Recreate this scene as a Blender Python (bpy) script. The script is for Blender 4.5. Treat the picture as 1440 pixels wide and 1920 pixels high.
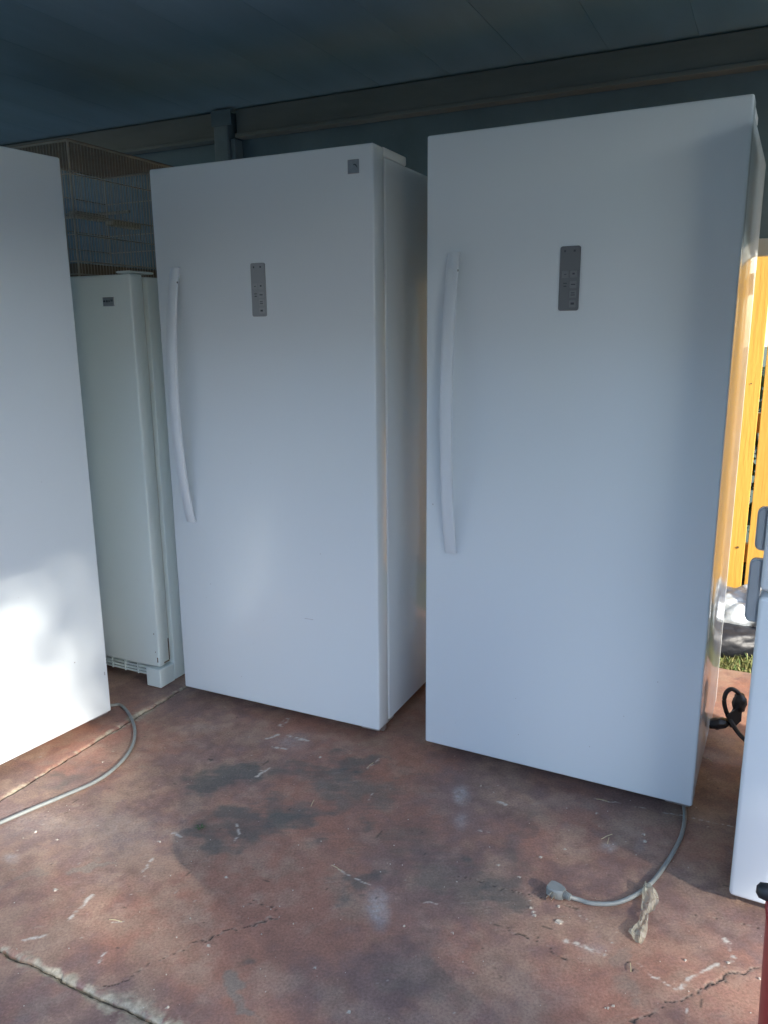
import bpy, bmesh, math, random
import numpy as np
from mathutils import Vector, Matrix

for o in list(bpy.data.objects): bpy.data.objects.remove(o)
random.seed(7); rng = np.random.default_rng(11)
S = bpy.context.scene
COL = S.collection
R = math.radians

# ------------------------------------------------------------------ camera
F_PX, CAM_H = 1480.0, 1.365            # focal length in photo pixels (1440 x 1920), eye height
_d = np.array([57.0, F_PX * F_PX / 340.0, F_PX]); _d /= np.linalg.norm(_d)
_fw = np.array([0, 0, 1.0]) - _d * _d[2]; _fw /= np.linalg.norm(_fw)
_rt = np.cross(_d, _fw)
cam_data = bpy.data.cameras.new('camera')
cam = bpy.data.objects.new('camera', cam_data); COL.objects.link(cam)
cx = Vector((_rt[0], _fw[0], -_d[0])); cy = -Vector((_rt[1], _fw[1], -_d[1])); cz = -Vector((_rt[2], _fw[2], -_d[2]))
cam.matrix_world = Matrix(((cx.x, cy.x, cz.x, 0), (cx.y, cy.y, cz.y, 0), (cx.z, cy.z, cz.z, CAM_H), (0, 0, 0, 1)))
cam_data.sensor_fit = 'VERTICAL'; cam_data.sensor_height = 36.0; cam_data.lens = 36.0 * F_PX / 1920.0
cam_data.clip_start = 0.05; cam_data.clip_end = 500
S.camera = cam
S.render.resolution_x, S.render.resolution_y = 768, 1024

# ------------------------------------------------------------------ light
SUN_ELEV = 24.0
SUN_AZ = math.atan2(0.66, -0.75)        # clockwise from +Y, towards the sun
world = bpy.data.worlds.new('World'); S.world = world; world.use_nodes = True
wn = world.node_tree.nodes; wl = world.node_tree.links
for n_ in list(wn): wn.remove(n_)
sky = wn.new('ShaderNodeTexSky'); sky.sky_type = 'NISHITA'; sky.sun_disc = False
sky.sun_elevation = R(SUN_ELEV); sky.sun_rotation = SUN_AZ
sky.air_density = 1.0; sky.dust_density = 0.7; sky.ozone_density = 1.3
bg = wn.new('ShaderNodeBackground'); bg.inputs['Strength'].default_value = 0.15
out = wn.new('ShaderNodeOutputWorld')
wl.new(sky.outputs[0], bg.inputs[0]); wl.new(bg.outputs[0], out.inputs[0])
sun_d = bpy.data.lights.new('sun', 'SUN'); sun_d.energy = 2.0; sun_d.angle = R(0.6); sun_d.color = (1, 0.93, 0.82)
sun = bpy.data.objects.new('sun', sun_d); COL.objects.link(sun)
SUN_DIR = Vector((math.sin(SUN_AZ) * math.cos(R(SUN_ELEV)), math.cos(SUN_AZ) * math.cos(R(SUN_ELEV)), math.sin(R(SUN_ELEV))))
sun.rotation_euler = SUN_DIR.to_track_quat('Z', 'Y').to_euler(); sun.location = SUN_DIR * 30
S.view_settings.view_transform = 'Standard'; S.view_settings.look = 'None'
S.view_settings.exposure = 2.38; S.view_settings.gamma = 1.0; S.view_settings.use_curve_mapping = False
S.render.engine = 'CYCLES'

# ------------------------------------------------------------------ pixel -> ground, row frame
def ray(u, v):
    r = np.array([u - 720.0, v - 960.0, F_PX]); return np.array([r @ _rt, r @ _fw, -(r @ _d)])
def gnd(u, v, z=0.0):
    r = ray(u, v); t = (z - CAM_H) / r[2]; return Vector((t * r[0], t * r[1], z))
TH = R(-26.0)                            # the slab joints, the row of freezers and the back wall share one direction
DX = np.array([math.cos(TH), math.sin(TH)]); DN = np.array([-math.sin(TH), math.cos(TH)])
P0 = np.array([-0.027, 2.449])
def st(s, t, z=0.0):
    p = P0 + DX * s + DN * t; return Vector((p[0], p[1], z))
def to_st(p):
    q = np.array([p[0], p[1]]) - P0; return float(DX @ q), float(DN @ q)
def px_st(u, v): return to_st(gnd(u, v))

# ------------------------------------------------------------------ materials
def mat(name, col, rough=0.5, metal=0.0, spec=0.5, coat=0.0, var=0.0, vscale=8.0, col2=None, bump=0.0, bscale=60.0, rvar=0.0, stretch=None):
    m = bpy.data.materials.new(name); m.use_nodes = True
    nt = m.node_tree; N = nt.nodes; L = nt.links
    b = N['Principled BSDF']
    b.inputs['Base Color'].default_value = (*col, 1); b.inputs['Roughness'].default_value = rough
    b.inputs['Metallic'].default_value = metal; b.inputs['Specular IOR Level'].default_value = spec
    b.inputs['Coat Weight'].default_value = coat; b.inputs['Coat Roughness'].default_value = 0.08
    tc = N.new('ShaderNodeTexCoord'); vec = tc.outputs['Object']
    if stretch:
        mp = N.new('ShaderNodeMapping'); mp.inputs['Scale'].default_value = stretch
        L.new(vec, mp.inputs['Vector']); vec = mp.outputs[0]
    if var or rvar:
        nz = N.new('ShaderNodeTexNoise'); nz.inputs['Scale'].default_value = vscale; nz.inputs['Detail'].default_value = 6
        nz.inputs['Roughness'].default_value = 0.62
        L.new(vec, nz.inputs['Vector'])
        if var:
            rp = N.new('ShaderNodeValToRGB'); rp.color_ramp.elements[0].position = 0.3; rp.color_ramp.elements[1].position = 0.72
            c2 = col2 if col2 else tuple(c * (1 - var) for c in col)
            rp.color_ramp.elements[0].color = (*col, 1); rp.color_ramp.elements[1].color = (*c2, 1)
            L.new(nz.outputs['Fac'], rp.inputs['Fac']); L.new(rp.outputs['Color'], b.inputs['Base Color'])
        if rvar:
            mr = N.new('ShaderNodeMapRange'); mr.inputs['From Min'].default_value = 0.3; mr.inputs['From Max'].default_value = 0.7
            mr.inputs['To Min'].default_value = max(0.02, rough - rvar); mr.inputs['To Max'].default_value = rough + rvar
            L.new(nz.outputs['Fac'], mr.inputs['Value']); L.new(mr.outputs[0], b.inputs['Roughness'])
    if bump:
        n2 = N.new('ShaderNodeTexNoise'); n2.inputs['Scale'].default_value = bscale; n2.inputs['Detail'].default_value = 5
        L.new(vec, n2.inputs['Vector'])
        bp = N.new('ShaderNodeBump'); bp.inputs['Strength'].default_value = bump; bp.inputs['Distance'].default_value = 0.01
        L.new(n2.outputs['Fac'], bp.inputs['Height']); L.new(bp.outputs[0], b.inputs['Normal'])
    return m

M = {}
M['door'] = mat('white_enamel_door', (0.75, 0.815, 0.85), 0.19, vscale=5, rvar=0.025, bump=0.012, bscale=120)
M['body'] = mat('white_enamel_body', (0.76, 0.815, 0.845), 0.12, vscale=3, rvar=0.02, bump=0.006, bscale=90)
M['old_door'] = mat('aged_white_door', (0.74, 0.83, 0.82), 0.30, rvar=0.03, vscale=4, bump=0.03, bscale=140)
M['plastic_white'] = mat('white_plastic', (0.72, 0.775, 0.82), 0.28, var=0.02, vscale=10)
M['gasket'] = mat('grey_gasket', (0.42, 0.43, 0.44), 0.6)
M['white_gasket'] = mat('white_gasket', (0.66, 0.68, 0.66), 0.5, var=0.12, vscale=20)
M['under'] = mat('dark_underside', (0.05, 0.05, 0.055), 0.7)
M['panel'] = mat('grey_control_panel', (0.16, 0.17, 0.18), 0.32, spec=0.5)
M['panel_painted_sheen'] = mat('control_panel_painted_sheen', (0.30, 0.32, 0.33), 0.30)  # dark panel grey, lightened to stand for the reflection on it
M['button'] = mat('grey_button', (0.21, 0.22, 0.23), 0.4)
M['button_painted_sheen'] = mat('grey_button_painted_sheen', (0.34, 0.36, 0.37), 0.4)  # button grey with the same reflection put into its colour
M['icon'] = mat('dark_icon_print', (0.06, 0.07, 0.08), 0.5)
M['badge'] = mat('silver_badge', (0.42, 0.44, 0.46), 0.34, metal=0.8, var=0.2, vscale=60)
M['grey_rubber'] = mat('grey_cord_rubber', (0.27, 0.29, 0.28), 0.42, var=0.25, vscale=40, bump=0.05, bscale=200)
M['black_rubber'] = mat('black_rubber', (0.02, 0.02, 0.023), 0.5, var=0.3, vscale=50, bump=0.1, bscale=150)
M['prong'] = mat('brass_prong', (0.72, 0.66, 0.55), 0.25, metal=1.0)
M['steel'] = mat('dull_steel', (0.5, 0.5, 0.5), 0.45, metal=0.9, var=0.3, vscale=60)
M['ceiling'] = mat('painted_ceiling', (0.26, 0.42, 0.53), 0.6, var=0.28, vscale=3, bump=0.15, bscale=25, stretch=(1, 0.25, 1))
M['wall'] = mat('painted_wall_panel', (0.15, 0.22, 0.26), 0.6, var=0.25, vscale=4, bump=0.1, bscale=40)
M['beam'] = mat('beige_beam', (0.21, 0.225, 0.215), 0.6, var=0.3, vscale=5, bump=0.2, bscale=30, stretch=(0.3, 1, 1))
M['post'] = mat('blue_grey_post', (0.20, 0.26, 0.29), 0.5, var=0.25, vscale=8, bump=0.1, bscale=40)
M['rail'] = mat('pale_rail', (0.60, 0.62, 0.58), 0.5, var=0.2, vscale=12)
M['fence'] = mat('yellow_fence_paint', (0.82, 0.455, 0.085), 0.55, var=0.22, vscale=5, bump=0.2, bscale=50, stretch=(1.5, 1.5, 0.2))
M['knot'] = mat('dark_knot', (0.13, 0.08, 0.03), 0.8)
M['cage'] = mat('tan_cage_wire', (0.46, 0.41, 0.33), 0.5, var=0.3, vscale=20)
M['cage_tray'] = mat('brown_cage_tray', (0.26, 0.19, 0.14), 0.6, var=0.3, vscale=15)
M['cage_feeder'] = mat('cream_feeder', (0.50, 0.47, 0.40), 0.5, var=0.2, vscale=20)
M['silver'] = mat('silver_foil_sack', (0.36, 0.40, 0.43), 0.40, metal=0.25, bump=0.7, bscale=22)
M['black_bag'] = mat('black_plastic_bag', (0.012, 0.014, 0.02), 0.5, bump=0.5, bscale=18)
M['red'] = mat('red_plastic', (0.42, 0.02, 0.025), 0.35, var=0.25, vscale=12, bump=0.03, bscale=60)
M['dirt'] = mat('joint_dirt', (0.15, 0.135, 0.10), 0.95, var=0.5, vscale=60, bump=0.6, bscale=150)
M['ground'] = mat('lawn_soil', (0.04, 0.065, 0.025), 0.95, var=0.5, vscale=1.5, col2=(0.075, 0.08, 0.045), bump=0.5, bscale=20)
M['leaf_dark'] = mat('tree_leaf', (0.05, 0.10, 0.03), 0.55, var=0.4, vscale=3)
M['bark'] = mat('tree_bark', (0.14, 0.10, 0.07), 0.9, var=0.4, vscale=20, bump=0.6, bscale=30)
M['chip'] = mat('white_paint_chip', (0.58, 0.52, 0.44), 0.7, var=0.25, vscale=60)
M['straw'] = mat('dry_straw', (0.50, 0.41, 0.25), 0.7)
M['weed'] = mat('weed_leaf', (0.07, 0.11, 0.045), 0.6)

# grass blades: colour changes from blade to blade
gm = bpy.data.materials.new('grass_blade'); gm.use_nodes = True
_nt = gm.node_tree; _b = _nt.nodes['Principled BSDF']; _b.inputs['Roughness'].default_value = 0.6
_tc = _nt.nodes.new('ShaderNodeTexCoord'); _nz = _nt.nodes.new('ShaderNodeTexNoise'); _nz.inputs['Scale'].default_value = 45
_rp = _nt.nodes.new('ShaderNodeValToRGB')
for e_, (p_, c_) in zip([0, 1], [(0.35, (0.07, 0.14, 0.03, 1)), (0.66, (0.36, 0.33, 0.14, 1))]):
    _rp.color_ramp.elements[e_].position = p_; _rp.color_ramp.elements[e_].color = c_
_nt.links.new(_tc.outputs['Object'], _nz.inputs['Vector']); _nt.links.new(_nz.outputs['Fac'], _rp.inputs['Fac']); _nt.links.new(_rp.outputs['Color'], _b.inputs['Base Color'])
M['grass'] = gm

# clear crumpled plastic
pm = bpy.data.materials.new('clear_plastic_strip'); pm.use_nodes = True
_nt = pm.node_tree; _b = _nt.nodes['Principled BSDF']; _o = _nt.nodes['Material Output']
_b.inputs['Base Color'].default_value = (0.66, 0.66, 0.55, 1); _b.inputs['Roughness'].default_value = 0.12; _b.inputs['Specular IOR Level'].default_value = 0.9
_tr = _nt.nodes.new('ShaderNodeBsdfTransparent'); _mx = _nt.nodes.new('ShaderNodeMixShader'); _mx.inputs[0].default_value = 0.42
_tr.inputs[0].default_value = (0.95, 0.92, 0.86, 1)
_nt.links.new(_tr.outputs[0], _mx.inputs[1]); _nt.links.new(_b.outputs[0], _mx.inputs[2]); _nt.links.new(_mx.outputs[0], _o.inputs['Surface'])
M['clear'] = pm

# painted concrete: colours come from the slab's own paint / wear attribute, grain from noise
cm = bpy.data.materials.new('red_painted_concrete'); cm.use_nodes = True
_nt = cm.node_tree; N_ = _nt.nodes; L_ = _nt.links; _b = N_['Principled BSDF']
_at = N_.new('ShaderNodeAttribute'); _at.attribute_name = 'paint'
_tc = N_.new('ShaderNodeTexCoord')
_n1 = N_.new('ShaderNodeTexNoise'); _n1.inputs['Scale'].default_value = 160; _n1.inputs['Detail'].default_value = 6; _n1.inputs['Roughness'].default_value = 0.7
L_.new(_tc.outputs['Object'], _n1.inputs['Vector'])
_mr = N_.new('ShaderNodeMapRange'); _mr.inputs['From Min'].default_value = 0.25; _mr.inputs['From Max'].default_value = 0.75; _mr.inputs['To Min'].default_value = 0.62; _mr.inputs['To Max'].default_value = 1.38
L_.new(_n1.outputs['Fac'], _mr.inputs['Value'])
_mu = N_.new('ShaderNodeVectorMath'); _mu.operation = 'SCALE'
L_.new(_at.outputs['Color'], _mu.inputs[0]); L_.new(_mr.outputs[0], _mu.inputs['Scale']); L_.new(_mu.outputs[0], _b.inputs['Base Color'])
_n2 = N_.new('ShaderNodeTexNoise'); _n2.inputs['Scale'].default_value = 7; _n2.inputs['Detail'].default_value = 8
L_.new(_tc.outputs['Object'], _n2.inputs['Vector'])
_m2 = N_.new('ShaderNodeMapRange'); _m2.inputs['From Min'].default_value = 0.3; _m2.inputs['From Max'].default_value = 0.7; _m2.inputs['To Min'].default_value = 0.42; _m2.inputs['To Max'].default_value = 0.8
L_.new(_n2.outputs['Fac'], _m2.inputs['Value']); L_.new(_m2.outputs[0], _b.inputs['Roughness'])
_bp = N_.new('ShaderNodeBump'); _bp.inputs['Strength'].default_value = 0.25; _bp.inputs['Distance'].default_value = 0.004
L_.new(_n1.outputs['Fac'], _bp.inputs['Height']); L_.new(_bp.outputs[0], _b.inputs['Normal'])
M['concrete'] = cm

# gaps in the crown of the added tree, shaped to make the sun patches (across the sun, up)
def GAPK(a, b):
    def f(ca, cb, ra, rb, lo, c): return min(1.0, lo + c * (((a - ca) / ra) ** 2 + ((b - cb) / rb) ** 2))
    return min(f(1.56, 0.16, 0.72, 0.54, 0.02, 0.5), f(0.58, 1.10, 0.62, 1.04, 0.03, 0.5))
# ------------------------------------------------------------------ object helpers
def link(name, me, m, parent=None, smooth=False):
    o = bpy.data.objects.new(name, me); COL.objects.link(o)
    if m is not None and len(me.materials) == 0: me.materials.append(m)
    if parent is not None: o.parent = parent
    if smooth: me.polygons.foreach_set('use_smooth', [True] * len(me.polygons))
    return o
def obj(name, bm, m, parent=None, smooth=False):
    me = bpy.data.meshes.new(name); bm.to_mesh(me); bm.free()
    return link(name, me, m, parent, smooth)
def tag(o, label=None, cat=None, group=None, kind=None):
    if label: o['label'] = label
    if cat: o['category'] = cat
    if group: o['group'] = group
    if kind: o['kind'] = kind
    return o
def thing(name, label, cat, loc=(0, 0, 0), rz=0.0, group=None):
    o = bpy.data.objects.new(name, None); COL.objects.link(o); o.empty_display_size = 0.1
    o.location = loc; o.rotation_euler = (0, 0, rz)
    return tag(o, label, cat, group)
def box(bm, x0, x1, y0, y1, z0, z1, bev=0.0, seg=2):
    t = bmesh.new()
    r = bmesh.ops.create_cube(t, size=1.0)
    for v in r['verts']:
        v.co = Vector((x0 + (v.co.x + .5) * (x1 - x0), y0 + (v.co.y + .5) * (y1 - y0), z0 + (v.co.z + .5) * (z1 - z0)))
    if bev > 0: bmesh.ops.bevel(t, geom=t.edges[:], offset=bev, segments=seg, profile=0.5, affect='EDGES')
    me = bpy.data.meshes.new('t'); t.to_mesh(me); t.free(); bm.from_mesh(me); bpy.data.meshes.remove(me)
    return bm
def bx(name, dims, m, parent=None, bev=0.0, seg=2):
    return obj(name, box(bmesh.new(), *dims, bev, seg), m, parent, smooth=False)
def shade(o, ang=35):
    me = o.data
    me.polygons.foreach_set('use_smooth', [True] * len(me.polygons))
    bm = bmesh.new(); bm.from_mesh(me)
    for e in bm.edges:
        e.smooth = not (len(e.link_faces) == 2 and e.calc_face_angle(0) > R(ang))
    bm.to_mesh(me); bm.free(); return o
def catmull(pts, n=8):
    P = [Vector(p) for p in pts]; P = [P[0] * 2 - P[1]] + P + [P[-1] * 2 - P[-2]]; out = []
    for i in range(1, len(P) - 2):
        for k in range(n):
            t = k / n; a, b, c, d = P[i - 1], P[i], P[i + 1], P[i + 2]
            out.append(0.5 * ((2 * b) + (c - a) * t + (2 * a - 5 * b + 4 * c - d) * t * t + (3 * b - a - 3 * c + d) * t ** 3))
    out.append(P[-2]); return out
def tube(bm, pts, rad, seg=10, cap=True):
    rings = []; up = Vector((0, 0, 1)); n = len(pts)
    for i, p in enumerate(pts):
        tg = (pts[min(i + 1, n - 1)] - pts[max(i - 1, 0)]).normalized()
        a = tg.cross(up)
        if a.length < 1e-3: a = tg.cross(Vector((1, 0, 0)))
        a.normalize(); b = tg.cross(a).normalized()
        r = rad[i] if isinstance(rad, (list, tuple)) else rad
        rings.append([bm.verts.new(p + (a * math.cos(2 * math.pi * k / seg) + b * math.sin(2 * math.pi * k / seg)) * r) for k in range(seg)])
    for i in range(n - 1):
        for k in range(seg):
            bm.faces.new((rings[i][k], rings[i][(k + 1) % seg], rings[i + 1][(k + 1) % seg], rings[i + 1][k]))
    if cap: bm.faces.new(rings[0][::-1]); bm.faces.new(rings[-1])
    return bm

# ------------------------------------------------------------------ numpy noise for the slabs
def vnoise(x, y, seed):
    r = np.random.default_rng(seed); tab = r.random((256, 256))
    xi = np.floor(x).astype(int); yi = np.floor(y).astype(int); fx = x - xi; fy = y - yi
    fx = fx * fx * (3 - 2 * fx); fy = fy * fy * (3 - 2 * fy)
    g = lambda i, j: tab[i & 255, j & 255]
    return (g(xi, yi) * (1 - fx) + g(xi + 1, yi) * fx) * (1 - fy) + (g(xi, yi + 1) * (1 - fx) + g(xi + 1, yi + 1) * fx) * fy
def fbm(x, y, scale, seed, octv=5, gain=0.55):
    a, tot, v = 1.0, 0.0, 0.0
    for k in range(octv):
        v = v + a * vnoise(x * scale + 37.1 * k, y * scale + 11.7 * k, seed + k); tot += a; a *= gain; scale *= 2.03
    return v / tot
def sstep(a, b, x):
    t = np.clip((x - a) / (b - a), 0, 1); return t * t * (3 - 2 * t)
def seg_dist(x, y, pl):
    d = np.full(x.shape, 9.0)
    for (ax, ay), (bx_, by_) in zip(pl[:-1], pl[1:]):
        vx, vy = bx_ - ax, by_ - ay; L2 = vx * vx + vy * vy + 1e-12
        t = np.clip(((x - ax) * vx + (y - ay) * vy) / L2, 0, 1)
        d = np.minimum(d, np.hypot(x - ax - t * vx, y - ay - t * vy))
    return d

# wear traced as outlines on the slab surface: (points in photo pixels) -> slab coordinates
def PL(*pts): return [px_st(u, v) for u, v in pts]
DARK_CRACKS = [(PL((190, 1858), (245, 1828), (300, 1800), (345, 1780), (400, 1755), (455, 1738), (520, 1718)), 0.0022),
               (PL((1180, 1925), (1240, 1890), (1290, 1868), (1330, 1850), (1352, 1838), (1380, 1823), (1425, 1815)), 0.0035),
               (PL((855, 1637), (905, 1653), (960, 1672), (1012, 1684)), 0.0014),
               (PL((948, 1735), (985, 1752), (1012, 1770), (1062, 1800)), 0.0018),
               (PL((1040, 1690), (1080, 1706)), 0.0016),
               (PL((1180, 1800), (1183, 1824)), 0.0018),
               (PL((450, 1698), (478, 1690), (515, 1708)), 0.0013),
               (PL((1300, 1712), (1370, 1728), (1425, 1742)), 0.0012)]
PALE_MARKS = [(PL((135, 1722), (150, 1705), (172, 1680)), 0.0048), (PL((42, 1765), (70, 1758), (92, 1752)), 0.0042),
              (PL((622, 1622), (655, 1642), (690, 1660), (722, 1672)), 0.0020), (PL((265, 1635), (276, 1622), (287, 1607)), 0.0038),
              (PL((445, 1545), (448, 1562), (432, 1580)), 0.0028), (PL((466, 1464), (490, 1449), (511, 1434)), 0.0036),
              (PL((691, 1441), (712, 1424)), 0.0022), (PL((930, 1503), (950, 1509)), 0.0042), (PL((898, 1556), (916, 1560)), 0.0040),
              (PL((1195, 1805), (1232, 1830), (1270, 1855)), 0.0016), (PL((1270, 1855), (1290, 1835), (1320, 1820), (1350, 1807)), 0.0040),
              (PL((1365, 1762), (1372, 1780)), 0.0045), (PL((1366, 1812), (1378, 1796), (1384, 1812)), 0.0040),
              (PL((1293, 1870), (1288, 1925)), 0.0022), (PL((1085, 1715), (1130, 1750), (1150, 1768)), 0.0010),
              (PL((1060, 1765), (1095, 1775), (1130, 1792)), 0.0055), (PL((795, 1693), (830, 1698)), 0.0020),
              (PL((1115, 1497), (1180, 1509), (1250, 1524)), 0.0020), (PL((1250, 1524), (1380, 1552)), 0.0016),
              (PL((500, 1385), (520, 1378)), 0.006), (PL((540, 1378), (560, 1386), (577, 1389)), 0.006), (PL((512, 1400), (535, 1405)), 0.005),
              (PL((525, 1360), (536, 1348)), 0.010), (PL((210, 1729), (230, 1727)), 0.0015), (PL((192, 1802), (200, 1785)), 0.0025),
              (PL((325, 1562), (340, 1570)), 0.005), (PL((690, 1500), (700, 1488)), 0.0014)]
SPOTS = [(935, 1622, 4), (1048, 1728, 8), (1014, 1607, 4), (975, 1645, 2.4), (1060, 1592, 2.5), (902, 1473, 2), (1118, 1525, 2.5), (1210, 1578, 3.5),
         (1208, 1565, 3), (67, 1559, 4), (107, 1574, 3), (300, 1578, 3), (103, 1669, 4), (424, 1645, 4), (315, 1888, 3), (592, 1815, 2.5), (357, 1722, 2),
         (390, 1773, 4), (1048, 1700, 3), (1003, 1716, 4), (995, 1702, 3), (1000, 1710, 3), (850, 1750, 2), (758, 1736, 2.5), (1285, 1800, 3), (1424, 1835, 3),
         (192, 1429, 2.5), (1365, 1805, 4), (550, 1732, 2), (600, 1420, 3), (1140, 1890, 3.5), (1150, 1886, 3), (655, 1897, 4)]
DUST = [(705, 1705, 34, 46, 0.75), (720, 1680, 20, 20, 0.35), (866, 1490, 16, 22, 0.75), (862, 1535, 18, 22, 0.45), (1143, 1585, 26, 14, 0.6), (1205, 1585, 14, 22, 0.25),
        (25, 1610, 22, 14, 0.5), (545, 1390, 45, 22, 0.35), (700, 1250, 10, 10, 0.1), (60, 1540, 120, 40, 0.25), (1110, 1780, 40, 14, 0.3), (370, 1365, 60, 14, 0.2),
        (230, 1560, 160, 60, 0.22), (930, 1900, 90, 40, 0.12), (1040, 1860, 120, 50, 0.12)]
STAINS = [(432, 1450, 70, 34, 0.85), (520, 1510, 60, 22, 0.6), (600, 1448, 90, 20, 0.6), (480, 1565, 110, 42, 0.75), (660, 1425, 62, 24, 0.7), (560, 1540, 80, 30, 0.65),
          (700, 1640, 46, 26, 0.65), (960, 1650, 52, 32, 0.55), (140, 1452, 55, 20, 0.5), (1000, 1560, 34, 60, 0.4), (760, 1580, 120, 50, 0.35), (840, 1660, 110, 60, 0.3),
          (640, 1500, 70, 40, 0.45), (520, 1805, 22, 16, 0.5), (800, 1780, 90, 90, 0.22), (735, 1470, 60, 30, 0.3), (1050, 1625, 36, 26, 0.25)]
BARE = [(496, 1870, 24, 42, 0.8), (215, 1614, 78, 17, 0.7), (1160, 1830, 30, 40, 0.35), (45, 1625, 30, 16, 0.4), (30, 1880, 40, 20, 0.3)]
def blob(x, y, u, v, ru, rv):
    cs, ct = px_st(u, v); s1, t1 = px_st(u + ru, v); s2, t2 = px_st(u, v - rv)
    a = np.array([[s1 - cs, s2 - cs], [t1 - ct, t2 - ct]]); ia = np.linalg.inv(a)
    p = ia[0, 0] * (x - cs) + ia[0, 1] * (y - ct); q = ia[1, 0] * (x - cs) + ia[1, 1] * (y - ct)
    return np.hypot(p, q)

T_JOINT, S_JOINT, T_BACK = -1.20, -0.88, 1.14
def slab_paint(x, y):
    n1 = fbm(x, y, 2.3, 5); n2 = fbm(x, y, 7.0, 21); n3 = fbm(x, y, 26.0, 41); n4 = fbm(x, y, 90.0, 61, 3)
    wx = (fbm(x, y, 9, 71) - 0.5); wy = (fbm(x, y, 9, 81) - 0.5)
    fx = (fbm(x, y, 45, 91, 3) - 0.5); fy = (fbm(x, y, 45, 95, 3) - 0.5)
    red = np.array([0.318, 0.156, 0.110]); red2 = np.array([0.215, 0.134, 0.116]); dusty = np.array([0.325, 0.220, 0.160])
    m = sstep(0.36, 0.62, 0.7 * n1 + 0.3 * n3)[..., None]; c = red2 * (1 - m) + red * m
    d = (sstep(0.42, 0.70, 0.6 * n2 + 0.4 * n3) * 0.75)[..., None]; c = c * (1 - d) + dusty * d
    fade = (sstep(0.52, 0.75, fbm(x, y, 14, 151)) * 0.35)[..., None]; c = c * (1 - fade) + np.array([0.385, 0.275, 0.205]) * fade; mott = (0.80 + 0.40 * fbm(x, y, 38, 201, 4))[..., None]; c = c * mott
    z = (n1 - 0.5) * 0.004 + (n3 - 0.5) * 0.0012
    st_ = vnoise((x * 0.9 + y * 0.4) * 16, (-x * 0.4 + y * 0.9) * 120, 191)
    wxx = x + (fbm(x, y, 5, 211) - 0.5) * 0.34 + wx * 0.12 + fx * 0.04; wyy = y + (fbm(x, y, 5, 221) - 0.5) * 0.34 + wy * 0.12 + fy * 0.04
    for (u, v, ru, rv, k) in STAINS:
        r = blob(wxx, wyy, u, v, ru, rv); a = (sstep(0.08, 0.92, (1 - sstep(0.25, 1.45, r)) * (0.45 + 0.6 * k) + (n3 - 0.5) * 0.9 + (n2 - 0.5) * 0.8 + (st_ - 0.5) * 0.35) * (0.30 + 0.6 * k) * (1 - sstep(0.75, 1.45, r)))[..., None].clip(0, 0.92)
        c = c * (1 - a) + np.array([0.092, 0.094, 0.088]) * a
    for (u, v, ru, rv, k) in BARE:
        r = blob(wxx, wyy, u, v, ru, rv); a = ((1 - sstep(0.7, 1.1, r)) * k * sstep(0.3, 0.6, n3 + 0.1))[..., None].clip(0, 1)
        c = c * (1 - a) + np.array([0.230, 0.195, 0.160]) * a
    for (u, v, ru, rv, k) in DUST:
        r = blob(x + wx * 0.05, y + wy * 0.05, u, v, ru, rv); a = ((1 - sstep(0.1, 1.1, r)) * k * (0.35 + 1.2 * (n4 - 0.2)))[..., None].clip(0, 0.9)
        c = c * (1 - a) + np.array([0.42, 0.40, 0.39]) * a
    jx, jy = x + fx * 0.012 + wx * 0.02, y + fy * 0.012 + wy * 0.02
    for pl, w in PALE_MARKS:
        dd = seg_dist(jx, jy, pl); w = w * 1.2; a = ((1 - sstep(w * 0.4, w * 1.2, dd)) * sstep(0.44, 0.60, 0.55 * n4 + 0.45 * n3 + 0.04 + 0.25 * fx))[..., None]
        c = c * (1 - a) + np.array([0.52, 0.47, 0.41]) * a; z = z + 0.0006 * a[..., 0]
    for (u, v, r_) in SPOTS:
        rr = blob(x + fx * 0.012, y + fy * 0.012, u, v, r_ * 0.7, r_ * 0.5); a = (1 - sstep(0.8, 1.3, rr))[..., None]
        c = c * (1 - a) + np.array([0.56, 0.50, 0.43]) * a; z = z + 0.0012 * a[..., 0]
    # scattered flecks
    fl = vnoise(x * 62, y * 62, 131); a = (sstep(0.972, 0.985, fl) * sstep(0.50, 0.6, n2))[..., None] * 0.8; c = c * (1 - a) + np.array([0.48, 0.43, 0.37]) * a
    fl = vnoise(x * 48, y * 48, 137); a = sstep(0.975, 0.985, fl)[..., None] * 0.7; c = c * (1 - a) + np.array([0.045, 0.04, 0.035]) * a
    # fine directional scuffs
    q = x * 0.8 + y * 0.6; p = -x * 0.6 + y * 0.8
    sc = vnoise(q * 18, p * 210, 141); a = (sstep(0.86, 0.97, sc) * sstep(0.45, 0.7, n2) * 0.35)[..., None]; c = c * (1 - a) + np.array([0.36, 0.30, 0.25]) * a
    for pl, w in DARK_CRACKS:
        dd = seg_dist(x + fx * 0.030 + wx * 0.02, y + fy * 0.030 + wy * 0.02, pl); ww = w * (0.1 + 0.75 * n3)
        hal = ((1 - sstep(ww, ww * 4.5, dd)) * 0.5 * sstep(0.42, 0.62, n4 + 0.06))[..., None]; c = c * (1 - hal) + np.array([0.36, 0.30, 0.235]) * hal
        a = (1 - sstep(ww * 0.6, ww * 1.2, dd))[..., None]; c = c * (1 - a) + np.array([0.060, 0.048, 0.040]) * a; z = z - 0.003 * a[..., 0]
    # broken paint and crumbs along the joints
    dj = np.abs(y - T_JOINT) + fx * 0.03
    chip = (1 - sstep(0.004, 0.016 + 0.040 * sstep(-0.10, 0.14, x + 0.10) * sstep(0.3, 0.7, n2), dj)) * sstep(0.42, 0.52, 0.5 * n3 + 0.5 * n4 + 0.02)
    ds = np.abs(x - S_JOINT) + fx * 0.02
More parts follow.
